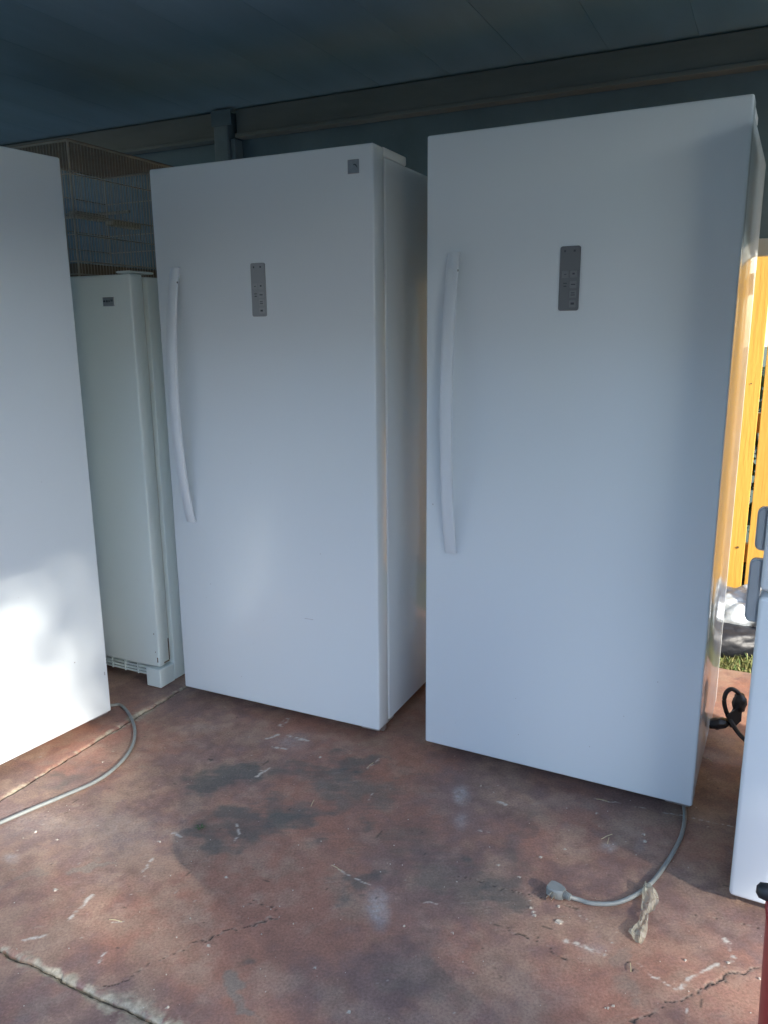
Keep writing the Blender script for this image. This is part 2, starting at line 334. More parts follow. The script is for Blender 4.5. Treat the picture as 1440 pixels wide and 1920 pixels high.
    chip2 = (1 - sstep(0.003, 0.010 + 0.034 * np.exp(-((y + 0.22) / 0.13) ** 2), ds)) * sstep(0.45, 0.54, 0.5 * n3 + 0.5 * n4 + 0.02)
    k = np.maximum(chip, chip2)[..., None]; c = c * (1 - k) + (np.array([0.40, 0.35, 0.26]) * (0.35 + 1.1 * n4[..., None])) * k
    z = z - 0.004 * k[..., 0] * (n4 - 0.2)
    return c, z

def slab(name, s0, s1, t0, t1, res, parent, thick=0.11):
    g = 0.0035
    s0 += g; s1 -= g; t0 += g; t1 -= g
    ns = max(2, int((s1 - s0) / res)); nt_ = max(2, int((t1 - t0) / res))
    xs = np.linspace(s0, s1, ns + 1); ys = np.linspace(t0, t1, nt_ + 1)
    X, Y = np.meshgrid(xs, ys)
    c, z = slab_paint(X, Y)
    # ragged, rounded arris
    e = np.minimum(np.minimum(X - s0, s1 - X), np.minimum(Y - t0, t1 - Y))
    z = z - 0.006 * (1 - sstep(0, 0.008, e)) * (0.4 + fbm(X, Y, 40, 171, 3))
    wob = (fbm(X, Y, 30, 181, 4) - 0.5) * 0.016 * (1 - sstep(0, 0.02, e))
    X2 = X + wob; Y2 = Y + wob
    W = P0[0] + DX[0] * X2 + DN[0] * Y2; V = P0[1] + DX[1] * X2 + DN[1] * Y2
    top = np.stack([W, V, z], -1).reshape(-1, 3)
    idx = np.arange((ns + 1) * (nt_ + 1)).reshape(nt_ + 1, ns + 1)
    q = np.stack([idx[:-1, :-1], idx[:-1, 1:], idx[1:, 1:], idx[1:, :-1]], -1).reshape(-1, 4)
    rim = np.concatenate([idx[0, :-1], idx[:-1, -1], idx[-1, :0:-1], idx[:0:-1, 0]])
    low = top[rim].copy(); low[:, 2] = -thick
    li = np.arange(len(rim)) + len(top)
    sk = np.stack([np.roll(rim, -1), rim, li, np.roll(li, -1)], -1)
    verts = np.concatenate([top, low]); faces = np.concatenate([q, sk])
    me = bpy.data.meshes.new(name)
    me.vertices.add(len(verts)); me.vertices.foreach_set('co', verts.astype(np.float32).ravel())
    me.loops.add(len(faces) * 4); me.loops.foreach_set('vertex_index', faces.astype(np.int32).ravel())
    me.polygons.add(len(faces)); me.polygons.foreach_set('loop_start', np.arange(0, len(faces) * 4, 4, dtype=np.int32))
    sm = np.ones(len(faces), dtype=bool); sm[len(q):] = False
    me.polygons.foreach_set('use_smooth', sm)
    me.update(calc_edges=True)
    at = me.attributes.new('paint', 'FLOAT_COLOR', 'POINT')
    cc = np.concatenate([c.reshape(-1, 3), np.tile(np.array([[0.2, 0.17, 0.14]]), (len(low), 1))])
    at.data.foreach_set('color', np.concatenate([cc, np.ones((len(cc), 1))], 1).astype(np.float32).ravel())
    return link(name, me, M['concrete'], parent)

# ------------------------------------------------------------------ setting: ground and slabs
bm = bmesh.new()
for x, y in ((-60, -60), (60, -60), (60, 60), (-60, 60)): bm.verts.new((x, y, -0.045))
bm.faces.new(bm.verts[:]); tag(obj('ground', bm, M['ground']), kind='structure')

bm = bmesh.new()
vs = [bm.verts.new(st(s, t, -0.012)) for s, t in ((-3.3, -3.9), (2.68, -3.9), (2.68, T_BACK - 0.02), (-3.3, T_BACK - 0.02))]
bm.faces.new(vs); floor = tag(obj('concrete_floor', bm, M['dirt']), kind='structure')
slab('slab', S_JOINT, 1.75, T_JOINT, T_BACK, 0.0042, floor)
slab('slab', -0.88, 0.62, -1.85, T_JOINT, 0.0050, floor)
slab('slab', -2.0, S_JOINT, T_JOINT, T_BACK, 0.0065, floor)
slab('slab', 0.62, 2.7, -1.85, T_JOINT, 0.02, floor)
slab('slab', 1.75, 2.7, T_JOINT, T_BACK, 0.012, floor)
slab('slab', -3.3, -2.0, T_JOINT, T_BACK, 0.05, floor)
slab('slab', -3.3, -0.88, -1.85, T_JOINT, 0.04, floor)
slab('slab', -3.3, 2.7, -3.9, -1.85, 0.05, floor)

# ------------------------------------------------------------------ carport
ROOF_S0, ROOF_S1, ROOF_T0, ROOF_T1, ROOF_Z = -3.2, 2.25, -2.35, 1.22, 2.345
WT = 1.05
carport = thing('carport', 'dark painted carport roof with beige beam and blue grey post behind the freezers', 'carport', st(0, 0), TH)
roof = bx('roof', (ROOF_S0 - 0.03, ROOF_S1 + 0.03, ROOF_T0 - 0.03, ROOF_T1 + 0.03, ROOF_Z + 0.045, ROOF_Z + 0.085), M['ceiling'], carport)
pw = 0.305; npan = int((ROOF_S1 - ROOF_S0) / pw)
pan_me = None
for i in range(npan + 1):
    x0 = ROOF_S0 + i * pw
    if pan_me is None:
        bm = bmesh.new(); box(bm, 0.0004, pw - 0.0004, ROOF_T0, ROOF_T1, ROOF_Z, ROOF_Z + 0.04, 0.0010, 1)
        pan_me = bpy.data.meshes.new('panel'); bm.to_mesh(pan_me); bm.free()
    o = link('panel', pan_me, M['ceiling'], roof); o.location = (x0, 0, 0)
SP = -1.235
for x0, x1 in ((ROOF_S0, SP - 0.055), (SP + 0.055, ROOF_S1)):
    b = bx('beam', (x0, x1, WT - 0.055, WT - 0.005, ROOF_Z - 0.108, ROOF_Z - 0.006), M['beam'], carport, 0.005)
    bx('flange', (x0, x1, WT - 0.068, WT - 0.005, ROOF_Z - 0.125, ROOF_Z - 0.1085), M['beam'], b, 0.003)
bx('added_front_beam', (ROOF_S0, ROOF_S1, ROOF_T0 + 0.02, ROOF_T0 + 0.08, ROOF_Z - 0.30, ROOF_Z - 0.006), M['beam'], carport, 0.005)  # unseen beam, added to keep skylight off the upper doors
bx('added_side_beam', (ROOF_S1 - 0.075, ROOF_S1 - 0.02, ROOF_T0 + 0.0815, WT - 0.087, ROOF_Z - 0.165, ROOF_Z - 0.006), M['beam'], carport, 0.005)  # unseen beam, added to cut the light entering from the right
pst = bx('post', (SP - 0.05, SP + 0.028, WT - 0.085, WT - 0.007, 0.0, ROOF_Z - 0.012), M['post'], carport, 0.006)
bx('bracket', (SP - 0.054, SP + 0.054, WT - 0.093, WT - 0.0855, ROOF_Z - 0.075, ROOF_Z - 0.010), M['wall'], pst, 0.002)
bx('bracket', (SP + 0.03, SP + 0.054, WT - 0.07, WT - 0.008, 1.60, ROOF_Z - 0.13), M['post'], pst, 0.002)
for (s, t) in ((ROOF_S0 + 0.15, ROOF_T0 + 0.12), (ROOF_S0 + 0.15, WT - 0.045)):
    bx('post', (s - 0.04, s + 0.04, t - 0.04, t + 0.04, 0.0, ROOF_Z - 0.012), M['post'], carport, 0.006)
bx('post', (ROOF_S1 - 0.14, ROOF_S1 - 0.06, WT - 0.085, WT - 0.007, 0.0, ROOF_Z - 0.012), M['post'], carport, 0.006)

valance = thing('wall_panel', 'dark grey blue wall panel hanging under the beam with pale bottom rail', 'wall panel', st(0, 0), TH)
for x, x1 in ((ROOF_S0, SP), (SP, ROOF_S1)):
    bx('panel', (x + 0.002, x1 - 0.002, WT, WT + 0.02, 1.672, ROOF_Z - 0.004), M['wall'], valance, 0.002)
bx('bottom_rail', (ROOF_S0, ROOF_S1, WT - 0.018, WT + 0.022, 1.612, 1.671), M['rail'], valance, 0.003)

side = thing('added_side_wall', 'unseen grey blue wall added to darken the far side of the carport', 'wall', st(0, 0), TH)  # unseen wall, added to keep the carport interior dark
for k in range(4):
    bx('panel', (ROOF_S0 + 0.03, ROOF_S0 + 0.05, -1.9 + k * 0.72 + 0.002, -1.9 + (k + 1) * 0.72 - 0.002, 0.01, ROOF_Z - 0.13), M['wall'], side, 0.002)

# unseen building and garden wall, added around the yard to block the low sky
M['stucco'] = mat('cream_stucco', (0.25, 0.28, 0.31), 0.9, var=0.2, vscale=1.2, bump=0.3, bscale=60)
M['roof_tile'] = mat('brown_roof', (0.13, 0.09, 0.075), 0.85, var=0.4, vscale=6, bump=0.4, bscale=20)
M['glass'] = mat('window_glass', (0.03, 0.035, 0.04), 0.06, spec=0.7)
M['trim'] = mat('white_trim', (0.7, 0.7, 0.68), 0.5)
hs = thing('added_house', 'unseen single storey stucco building with brown gable roof, added to block the low sky', 'added_house', st(0, -9.0), TH)
hw = bx('wall', (-9, 6.5, -6.0, 0, -0.05, 2.9), M['stucco'], hs, 0.01, 1)
bm = bmesh.new()
pr = [(-9.5, 0.5, 2.86), (6.9, 0.5, 2.86), (6.9, -6.5, 2.86), (-9.5, -6.5, 2.86), (-9.5, -3, 4.9), (6.9, -3, 4.9)]
vs = [bm.verts.new(p) for p in pr]
for f in ((0, 1, 5, 4), (2, 3, 4, 5), (1, 2, 5), (3, 0, 4), (3, 2, 1, 0)): bm.faces.new([vs[k] for k in f])
bmesh.ops.recalc_face_normals(bm, faces=bm.faces); obj('roof', bm, M['roof_tile'], hs)
for xw in (-6.5, -2.5, 3.6):
    w_ = bx('window', (xw - 0.75, xw + 0.75, 0.002, 0.05, 0.95, 2.15), M['trim'], hs, 0.01, 1); bx('pane', (xw - 0.66, xw + 0.66, 0.052, 0.058, 1.04, 2.06), M['glass'], w_)
bx('door', (0.1, 1.05, 0.002, 0.045, 0.0, 2.08), M['trim'], hs, 0.01, 1)
gw = thing('added_garden_wall', 'unseen grey block wall added along the yard side to block low light', 'wall', st(0, 0), TH)
bx('wall', (7.5, 7.7, -8.4, 1.5, -0.05, 2.9), M['stucco'], gw, 0.01, 1); bx('coping', (7.45, 7.75, -8.45, 1.55, 2.902, 2.96), M['stucco'], gw, 0.01, 1)

# ------------------------------------------------------------------ unseen tree added towards the sun; its crown is shaped to filter the sunlight
UU = Vector((math.sin(SUN_AZ), math.cos(SUN_AZ), 0)); VV = Vector((-UU.y, UU.x, 0)); TE = math.tan(R(SUN_ELEV))
TD = 13.0
tree = thing('added_shade_tree', 'unseen leafy tree added outside the carport to filter the sun', 'tree', UU * TD - VV * 0.1 + Vector((0, 0, -0.05)))
bm = bmesh.new(); tz = TD * TE
tube(bm, catmull([Vector((0, 0, 0)), Vector((0.08, 0.05, 1.5)), Vector((-0.05, 0.1, 3.2)), Vector((0.05, 0, tz + 1.2))], 5), [0.26 - 0.011 * k for k in range(16)], 12); obj('trunk', bm, M['bark'], tree, True)
for k in range(9):
    a = k * 2.4; z0 = 2.6 + 0.35 * k; L = (2.3 - 0.1 * k) * (0.3 if VV.x * math.cos(a) + VV.y * math.sin(a) > 0.05 else 1.0)
    p0 = Vector((0, 0, z0)); p2 = Vector((math.cos(a) * L, math.sin(a) * L, z0 + 1.3)); p1 = (p0 + p2) / 2 + Vector((0, 0, 0.15))
    bm = bmesh.new(); tube(bm, [p0, p1, p2], [0.10, 0.06, 0.02], 8); obj('limb', bm, M['bark'], tree, True)
lv = []; NL = 155000; org = tree.location
while len(lv) < NL:
    a = random.uniform(-2.5, 2.55); b = random.uniform(-2.9, 3.6); w = random.uniform(-1.5, 1.5)
    e = ((a - 0.0) / 2.6) ** 4 + ((b - 0.35) / 3.3) ** 4 + (w / 1.6) ** 4
    if e > 1: continue
    if random.random() > GAPK(a, b): continue
    lv.append(VV * a + UU * (TD + w) + Vector((0, 0, b + (TD + w) * TE)) - org)
C_ = np.array([tuple(v) for v in lv]); n_ = len(C_)
A_ = rng.normal(size=(n_, 3)); A_ /= np.linalg.norm(A_, axis=1)[:, None]
B_ = np.cross(A_, rng.normal(size=(n_, 3))); B_ /= np.linalg.norm(B_, axis=1)[:, None]
sz = rng.uniform(0.038, 0.062, n_)[:, None]
vv_ = np.stack([C_ - A_ * sz, C_ + B_ * sz * 0.5, C_ + A_ * sz, C_ - B_ * sz * 0.5], 1).reshape(-1, 3)
me = bpy.data.meshes.new('crown'); me.from_pydata(vv_.tolist(), [], [tuple(range(4 * i, 4 * i + 4)) for i in range(n_)])
tag(link('crown', me, M['leaf_dark'], tree), kind='stuff')

# ------------------------------------------------------------------ yellow fence behind
FT = 1.67; GAP = 1.060
fence = thing('wooden_fence', 'bright yellow painted board fence in sunlight behind the carport', 'fence', st(0, FT), TH)
pwid = 0.185
for i in range(-10, 22):
    s0 = GAP + i * pwid + (0.0065 if True else 0); s1 = GAP + (i + 1) * pwid - 0.0055
    o = bx('plank', (s0, s1, random.uniform(-0.003, 0.003), 0.019, 0.03 + random.uniform(0, 0.02), 1.86 + random.uniform(-0.01, 0.01)), M['fence'], fence, 0.002, 1)
    if -2 <= i <= 3:
        for k in range(4):
            zz = random.uniform(0.3, 1.6); xx = random.uniform(s0 + 0.02, s1 - 0.02)
            kb = bmesh.new(); bmesh.ops.create_circle(kb, cap_ends=True, segments=8, radius=random.uniform(0.003, 0.006), matrix=Matrix.Translation((xx, -0.0045, zz)) @ Matrix.Rotation(R(90), 4, 'X'))
            obj('knot', kb, M['knot'], o)
for z in (0.35, 0.95, 1.55):
    bx('rail', (GAP - 10 * pwid, GAP + 22 * pwid, 0.022, 0.06, z - 0.045, z + 0.045), M['fence'], fence, 0.003, 1)
for k in range(4):
    s = GAP - 1.5 + k * 1.9
    bx('post', (s - 0.045, s + 0.045, 0.0615, 0.15, -0.1, 1.88), M['fence'], fence, 0.004, 1)

# foliage added beyond the fence to darken the gaps between the boards
added_hedge = thing('added_hedge', 'dark green foliage added behind the yellow fence to darken its gaps', 'added_hedge', st(0, FT + 0.55, -0.045), TH)
n_ = 9000
C_ = np.stack([rng.uniform(-0.8, 3.2, n_), rng.normal(0, 0.12, n_), rng.uniform(0.0, 1.22, n_) + rng.normal(0, 0.04, n_)], 1)
A_ = rng.normal(size=(n_, 3)); A_ /= np.linalg.norm(A_, axis=1)[:, None]
B_ = np.cross(A_, rng.normal(size=(n_, 3))); B_ /= np.linalg.norm(B_, axis=1)[:, None]
sz = rng.uniform(0.02, 0.045, n_)[:, None]
vv_ = np.stack([C_ - A_ * sz, C_ + B_ * sz * 0.5, C_ + A_ * sz, C_ - B_ * sz * 0.5], 1).reshape(-1, 3)
me = bpy.data.meshes.new('foliage'); me.from_pydata(vv_.tolist(), [], [tuple(range(4 * i, 4 * i + 4)) for i in range(n_)])
tag(link('foliage', me, M['leaf_dark'], added_hedge), kind='stuff')
bm = bmesh.new()
for k in range(12):
    x = -0.7 + k * 0.35; tube(bm, [Vector((x, 0, 0)), Vector((x + 0.04, 0.02, 0.6)), Vector((x - 0.03, 0, 1.1))], [0.015, 0.01, 0.005], 6)
obj('stems', bm, M['bark'], added_hedge)

# ------------------------------------------------------------------ big upright freezer
W, D, DT = 0.830, 0.745, 0.072
def build_handle(parent):
    bm = bmesh.new(); n = 36; z0, z1 = 0.700, 1.577; xa, xb = 0.070, 0.105
    prev = None
    for i in range(n + 1):
        f = i / n; z = z0 + (z1 - z0) * f
        bow = (1 - (2 * f - 1) ** 2) ** 0.9 if 0 < f < 1 else 0
        y_out = -0.012 - 0.050 * bow; th = 0.012 + 0.004 * bow; y_in = min(y_out + th, -0.0005)
        if f in (0, 1): y_in = 0.004
        c = 0.004
        prof = [(xa + 0.006, y_in), (xa, y_in - 0.003), (xa, y_out + c), (xa + c, y_out), (xb - c * 0.7, y_out + 0.001), (xb, y_out + c), (xb, y_in - 0.003), (xb - 0.006, y_in)]
        ring = [bm.verts.new((x, y, z)) for x, y in prof]
        if prev:
            for k in range(8): bm.faces.new((prev[k], prev[(k + 1) % 8], ring[(k + 1) % 8], ring[k]))
        else: bm.faces.new(ring)
        prev = ring
    bm.faces.new(prev[::-1])
    bmesh.ops.recalc_face_normals(bm, faces=bm.faces)
    h = shade(obj('handle', bm, M['plastic_white'], parent), 50)
    for z in (0.712, 1.553):                              # end blocks on the door
        bx('handle_foot', (xa + 0.004, xb - 0.004, -0.013, 0.001, z - 0.010, z + 0.010), M['plastic_white'], h, 0.003)
    kb = bmesh.new(); bmesh.ops.create_circle(kb, cap_ends=True, segments=10, radius=0.0035, matrix=Matrix.Translation((xb + 0.0008, -0.0205, 1.528)) @ Matrix.Rotation(R(90), 4, 'Y'))
    obj('screw_hole', kb, M['icon'], h)
    return h
def build_panel(parent, light):
    x0, x1, z0, z1 = 0.390, 0.444, 1.413, 1.578
    bm = bmesh.new(); r = 0.006; pts = []
    for (cx_, cz_, a0) in ((x1 - r, z1 - r, 0), (x0 + r, z1 - r, 90), (x0 + r, z0 + r, 180), (x1 - r, z0 + r, 270)):
        for k in range(5): a = R(a0 + k * 22.5); pts.append((cx_ + r * math.cos(a), cz_ + r * math.sin(a)))
    lo = [bm.verts.new((x, 0.001, z)) for x, z in pts]; hi = [bm.verts.new((x, -0.0035, z)) for x, z in pts]
    xm, zm = (x0 + x1) / 2, (z0 + z1) / 2
    top = [bm.verts.new((xm + (x - xm) * 0.965, -0.0045, zm + (z - zm) * 0.988)) for x, z in pts]; n = len(pts)
    for k in range(n):
        bm.faces.new((lo[k], lo[(k + 1) % n], hi[(k + 1) % n], hi[k])); bm.faces.new((hi[k], hi[(k + 1) % n], top[(k + 1) % n], top[k]))
    bm.faces.new(top); bmesh.ops.recalc_face_normals(bm, faces=bm.faces)
    p = obj('control_panel', bm, M['panel_painted_sheen' if light else 'panel'], parent)
    bw, bh = 0.0185, 0.0185
    spots = [(0.4065, 1.5065), (0.4285, 1.5065), (0.4285, 1.480), (0.4285, 1.4555), (0.4285, 1.4305)]
    for (bx_, bz_) in spots:
        b = bx('button', (bx_ - bw / 2, bx_ + bw / 2, -0.0063, -0.004, bz_ - bh / 2, bz_ + bh / 2), M['button_painted_sheen' if light else 'button'], p, 0.0012, 1)
    def mark(xc, zc, w, h_):
        mb = bmesh.new(); box(mb, xc - w / 2, xc + w / 2, -0.0068, -0.0062, zc - h_ / 2, zc + h_ / 2); return mb
    marks = [(0.4065, 1.5065, 0.006, 0.002), (0.4285, 1.5075, 0.006, 0.0045), (0.4285, 1.480, 0.0115, 0.003), (0.4285, 1.4585, 0.010, 0.0022), (0.4285, 1.453, 0.011, 0.0022), (0.4285, 1.431, 0.009, 0.0055)]
    for a in marks: obj('icon', mark(*a), M['icon'], p)
    for (xc, zc, w, h_) in ((0.403, 1.5655, 0.0045, 0.0055), (0.4285, 1.5655, 0.0055, 0.005), (0.4065, 1.4835, 0.010, 0.0022), (0.4065, 1.476, 0.008, 0.0028)):
        mb = bmesh.new(); box(mb, xc - w / 2, xc + w / 2, -0.0051, -0.0046, zc - h_ / 2, zc + h_ / 2); obj('icon', mb, M['icon'], p)
    return p
def freezer(name, label, p, ang, panel=None, handle=True, logo=False, group='large white upright freezers'):
    t = thing(name, label, 'freezer', (p[0], p[1], 0), R(ang), group)
    d = shade(bx('door', (0, W, 0, DT, 0.040, 1.893), M['door'], t, 0.006, 3), 40)
    bx('gasket', (0.012, W - 0.012, DT + 0.0005, DT + 0.0125, 0.062, 1.868), M['gasket'], t)
    body = shade(bx('body', (0.002, W - 0.002, DT + 0.013, D, 0.040, 1.868), M['body'], t, 0.006, 3), 40)
    bx('base_plate', (0.03, W - 0.03, DT + 0.04, D - 0.02, 0.012, 0.0395), M['under'], body)
    # hinge cover on top, lower hinge bracket
    hb = bmesh.new(); box(hb, W - 0.11, W - 0.004, DT + 0.006, DT + 0.175, 1.8685, 1.897, 0.006, 2)
    hc = shade(obj('hinge_cover', hb, M['plastic_white'], t), 40)
    bx('hinge_pin', (W - 0.050, W - 0.018, DT - 0.036, DT + 0.0055, 1.8935, 1.899), M['plastic_white'], hc, 0.002, 1)
    hb = bmesh.new(); box(hb, W - 0.075, W - 0.006, 0.012, DT + 0.06, 0.030, 0.0392, 0.002, 1); box(hb, W - 0.028, W - 0.012, DT - 0.012, DT + 0.010, 0.006, 0.032, 0.002, 1)
    obj('lower_hinge', hb, M['steel'], t)
    for (x, y) in ((0.06, DT + 0.06), (W - 0.06, DT + 0.06), (0.06, D - 0.06), (W - 0.06, D - 0.06)):
        fb = bmesh.new(); tube(fb, [Vector((x, y, 0.001)), Vector((x, y, 0.0125))], [0.018, 0.016], 12); obj('levelling_foot', fb, M['under'], t)
    if handle: build_handle(d)
    if panel: build_panel(d, panel == 'light')
    if logo:
        lb = bx('badge', (0.747, 0.784, -0.003, 0.001, 1.8135, 1.8525), M['badge'], d, 0.0012, 1)
    return t
f2 = freezer('upright_freezer', 'white upright freezer with square silver badge and control panel painted paler for its reflection', (-0.770, 2.806), -25.7, 'light', True, True)
f3 = freezer('upright_freezer', 'white upright freezer with dark control panel and a grey cord and plug lying in front', (0.129, 2.375), -27.5, 'dark', True, False)
_a1 = R(58.0)
f1 = freezer('upright_freezer', 'sunlit white freezer door turned sideways, blank, grey cord curling from its bottom corner', (-0.987 - W * math.cos(_a1), 2.612 - W * math.sin(_a1)), 58.0, None, False, False)
# small badge mark: a thin swoosh on the silver square
sb = bmesh.new()
cv = [Vector((0.766 + 0.0135 * f, -0.0034, 1.8365 - 0.008 * f * f + 0.003 * math.sin(3.1 * f))) for f in np.linspace(0, 1, 9)]
tube(sb, cv, [0.0006 + 0.0012 * math.sin(math.pi * i / 8) for i in range(9)], 6)
bd = [c for c in f2.children if c.name.startswith('door')][0]
obj('badge_mark', sb, M['icon'], bd)

# scuffs on doors
def scuff(door, x, z, w, h_):
    b = bmesh.new(); box(b, x - w / 2, x + w / 2, -0.0006, 0.0003, z - h_ / 2, z + h_ / 2); obj('scuff', b, M['gasket'], door)
d3 = [c for c in f3.children if c.name.startswith('door')][0]; d1 = [c for c in f1.children if c.name.startswith('door')][0]
scuff(bd, 0.565, 0.402, 0.035, 0.0014); scuff(d1, 0.62, 0.24, 0.004, 0.005); scuff(d1, 0.70, 0.275, 0.005, 0.004); scuff(d1, 0.815, 0.19, 0.004, 0.012)
scuff(d3, 0.024, 0.845, 0.003, 0.004)
for dd_ in (bd, d1, d3):
    for k in range(7): scuff(dd_, random.uniform(0.05, 0.8), 0.05 + random.random() ** 2 * 0.9, random.uniform(0.0012, 0.003), random.uniform(0.001, 0.003))

# ------------------------------------------------------------------ grey power cords
def cord_of(parent, pts, name='power_cord', r=0.0055, m=None):
    inv = (Matrix.Translation(parent.location) @ Matrix.Rotation(parent.rotation_euler.z, 4, 'Z')).inverted()
    P = catmull([inv @ Vector(p) for p in pts], 9)
    return shade(obj(name, tube(bmesh.new(), P, r, 10), m or M['grey_rubber'], parent), 60), inv
Zc = 0.0062
g = lambda u, v, z=Zc: gnd(u, v, z)
c3, inv3 = cord_of(f3, [g(1240, 1478, 0.022), g(1276, 1500, 0.014), g(1284, 1528), g(1278, 1565), g(1258, 1605), g(1228, 1648), g(1195, 1676), g(1155, 1693), g(1112, 1694), g(1086, 1687), g(1066, 1681, 0.014)])
c3.name = 'power_cord'
c1, inv1 = cord_of(f1, [g(160, 1312, 0.012), g(205, 1322), g(226, 1322), g(244, 1342), g(253, 1372), g(246, 1403), g(222, 1434), g(182, 1464), g(120, 1492), g(60, 1517), g(0, 1543), g(-60, 1570), g(-150, 1600)])
# plug: right-angle head, ribbed sleeve, three blades
pa = gnd(1066, 1681, 0.015); pb = gnd(1040, 1668, 0.015); ax = (pb - pa).normalized(); side = Vector((0, 0, 1)).cross(ax).normalized()
pm_ = Matrix(((ax.x, side.x, 0, pa.x), (ax.y, side.y, 0, pa.y), (0, 0, 1, pa.z), (0, 0, 0, 1)))
plug_mat = inv3 @ pm_
pbm = bmesh.new()
for k in range(4): tube(pbm, [Vector((-0.004 + k * 0.004, 0, 0)), Vector((-0.0015 + k * 0.004, 0, 0))], 0.0085 + 0.0004 * k, 12)
tube(pbm, [Vector((-0.006, 0, 0)), Vector((0.014, 0, 0))], 0.0068, 12)
tb = bmesh.new()
hx = [(0.012, 0.010), (0.020, 0.0155), (0.030, 0.0185), (0.046, 0.0185), (0.053, 0.015)]
prev = None
for (x, w) in hx:
    zt, zb = 0.012, -0.0135; c = 0.004
    ring = [tb.verts.new((x, yy, zz)) for yy, zz in ((-w + c, zb), (w - c, zb), (w, zb + c), (w, zt - c), (w - c, zt), (-w + c, zt), (-w, zt - c), (-w, zb + c))]
    if prev:
        for k in range(8): tb.faces.new((prev[k], prev[(k + 1) % 8], ring[(k + 1) % 8], ring[k]))
    else: tb.faces.new(ring[::-1])
    prev = ring
tb.faces.new(prev)
me_ = bpy.data.meshes.new('t'); tb.to_mesh(me_); tb.free(); pbm.from_mesh(me_)
pbm.transform(plug_mat); bmesh.ops.recalc_face_normals(pbm, faces=pbm.faces)
shade(obj('plug', pbm, M['grey_rubber'], c3), 40)
for (y0, x0, w) in ((0.0, 0.028, 0.0032), (0.0, 0.041, 0.0032)):
    qb = bmesh.new(); box(qb, x0 - 0.0009, x0 + 0.0009, 0.018, 0.0355, -0.004 - w, -0.004 + w, 0.0004, 1); qb.transform(plug_mat); obj('prong', qb, M['prong'], c3)
qb = bmesh.new(); tube(qb, [Vector((0.0345, 0.018, 0.006)), Vector((0.0345, 0.037, 0.006))], 0.0024, 8); qb.transform(plug_mat); obj('prong', qb, M['prong'], c3)

# ------------------------------------------------------------------ older small freezer with the cage on top
of = thing('old_freezer', 'older narrow white freezer with louvred bottom grille and chipped door edge, cage on top', 'freezer', (-0.880, 2.869, 0), R(-26))
OW, OD = 0.71, 0.69
od = shade(bx('door', (-OW, -0.004, 0.004, 0.068, 0.088, 1.567), M['old_door'], of, 0.007, 3), 40)
gk = bx('gasket', (-OW + 0.01, -0.018, 0.0685, 0.084, 0.10, 1.555), M['white_gasket'], of, 0.003, 1)
ob = shade(bx('body', (-OW, -0.001, 0.0845, OD, 0.004, 1.560), M['old_door'], of, 0.006, 2), 40)
bx('corner_block', (-0.074, -0.002, 0.0, 0.084, 0.002, 0.0785), M['old_door'], of, 0.003, 1)
bx('corner_block', (-OW, -OW + 0.072, 0.0, 0.084, 0.002, 0.0785), M['old_door'], of, 0.003, 1)
gr = bx('grille', (-OW + 0.0725, -0.0745, 0.046, 0.084, 0.026, 0.084), M['old_door'], of, 0.001, 1)
for i in range(4):
    z = 0.031 + i * 0.0135
    sb = bmesh.new(); box(sb, -OW + 0.075, -0.077, 0.030, 0.0455, z, z + 0.0065, 0.0012, 1); sl = obj('louvre', sb, M['old_door'], gr)
for k in range(9):
    x = -0.075 - 0.068 * (k + 1)
    if x > -OW + 0.08: bx('rib', (x - 0.003, x + 0.003, 0.028, 0.0455, 0.028, 0.083), M['old_door'], gr, 0.001, 1)
hb = bmesh.new(); box(hb, -0.075, -0.010, 0.012, 0.135, 1.5705, 1.579, 0.004, 2); box(hb, -0.050, -0.022, 0.020, 0.060, 1.567, 1.571)
obj('top_hinge', hb, M['old_door'], of)
bb = bx('badge', (-0.137, -0.082, 0.0015, 0.0045, 1.459, 1.490), M['badge'], od, 0.001, 1)
for k, (x, w, z, h_) in enumerate(((-0.133, 0.012, 1.476, 0.006), (-0.1195, 0.010, 1.476, 0.007), (-0.108, 0.008, 1.476, 0.006), (-0.0975, 0.007, 1.478, 0.007), (-0.090, 0.004, 1.478, 0.007))):
    mb = bmesh.new(); box(mb, x - 0.001, x + w - 0.003, 0.0011, 0.0016, z - h_ / 2, z + h_ / 2); obj('badge_lettering', mb, M['icon'], od)
# rust chips at the lower door corner
M['rust'] = mat('rust_chip', (0.16, 0.10, 0.06), 0.8, var=0.4, vscale=200)
for (x, z, w, h_) in ((-0.022, 0.225, 0.003, 0.005), (-0.012, 0.118, 0.005, 0.02), (-0.020, 0.150, 0.003, 0.004)):
    sb = bmesh.new(); box(sb, x - w / 2, x + w / 2, 0.0032, 0.0042, z - h_ / 2, z + h_ / 2, 0.0004, 1); obj('chip', sb, M['rust'], od)
sb = bmesh.new(); box(sb, -0.0045, -0.0032, 0.030, 0.060, 0.096, 0.101); box(sb, -0.0045, -0.0032, 0.058, 0.063, 0.10, 0.19); obj('chip', sb, M['rust'], od)
tag(c1, 'grey cord curling out onto the floor')

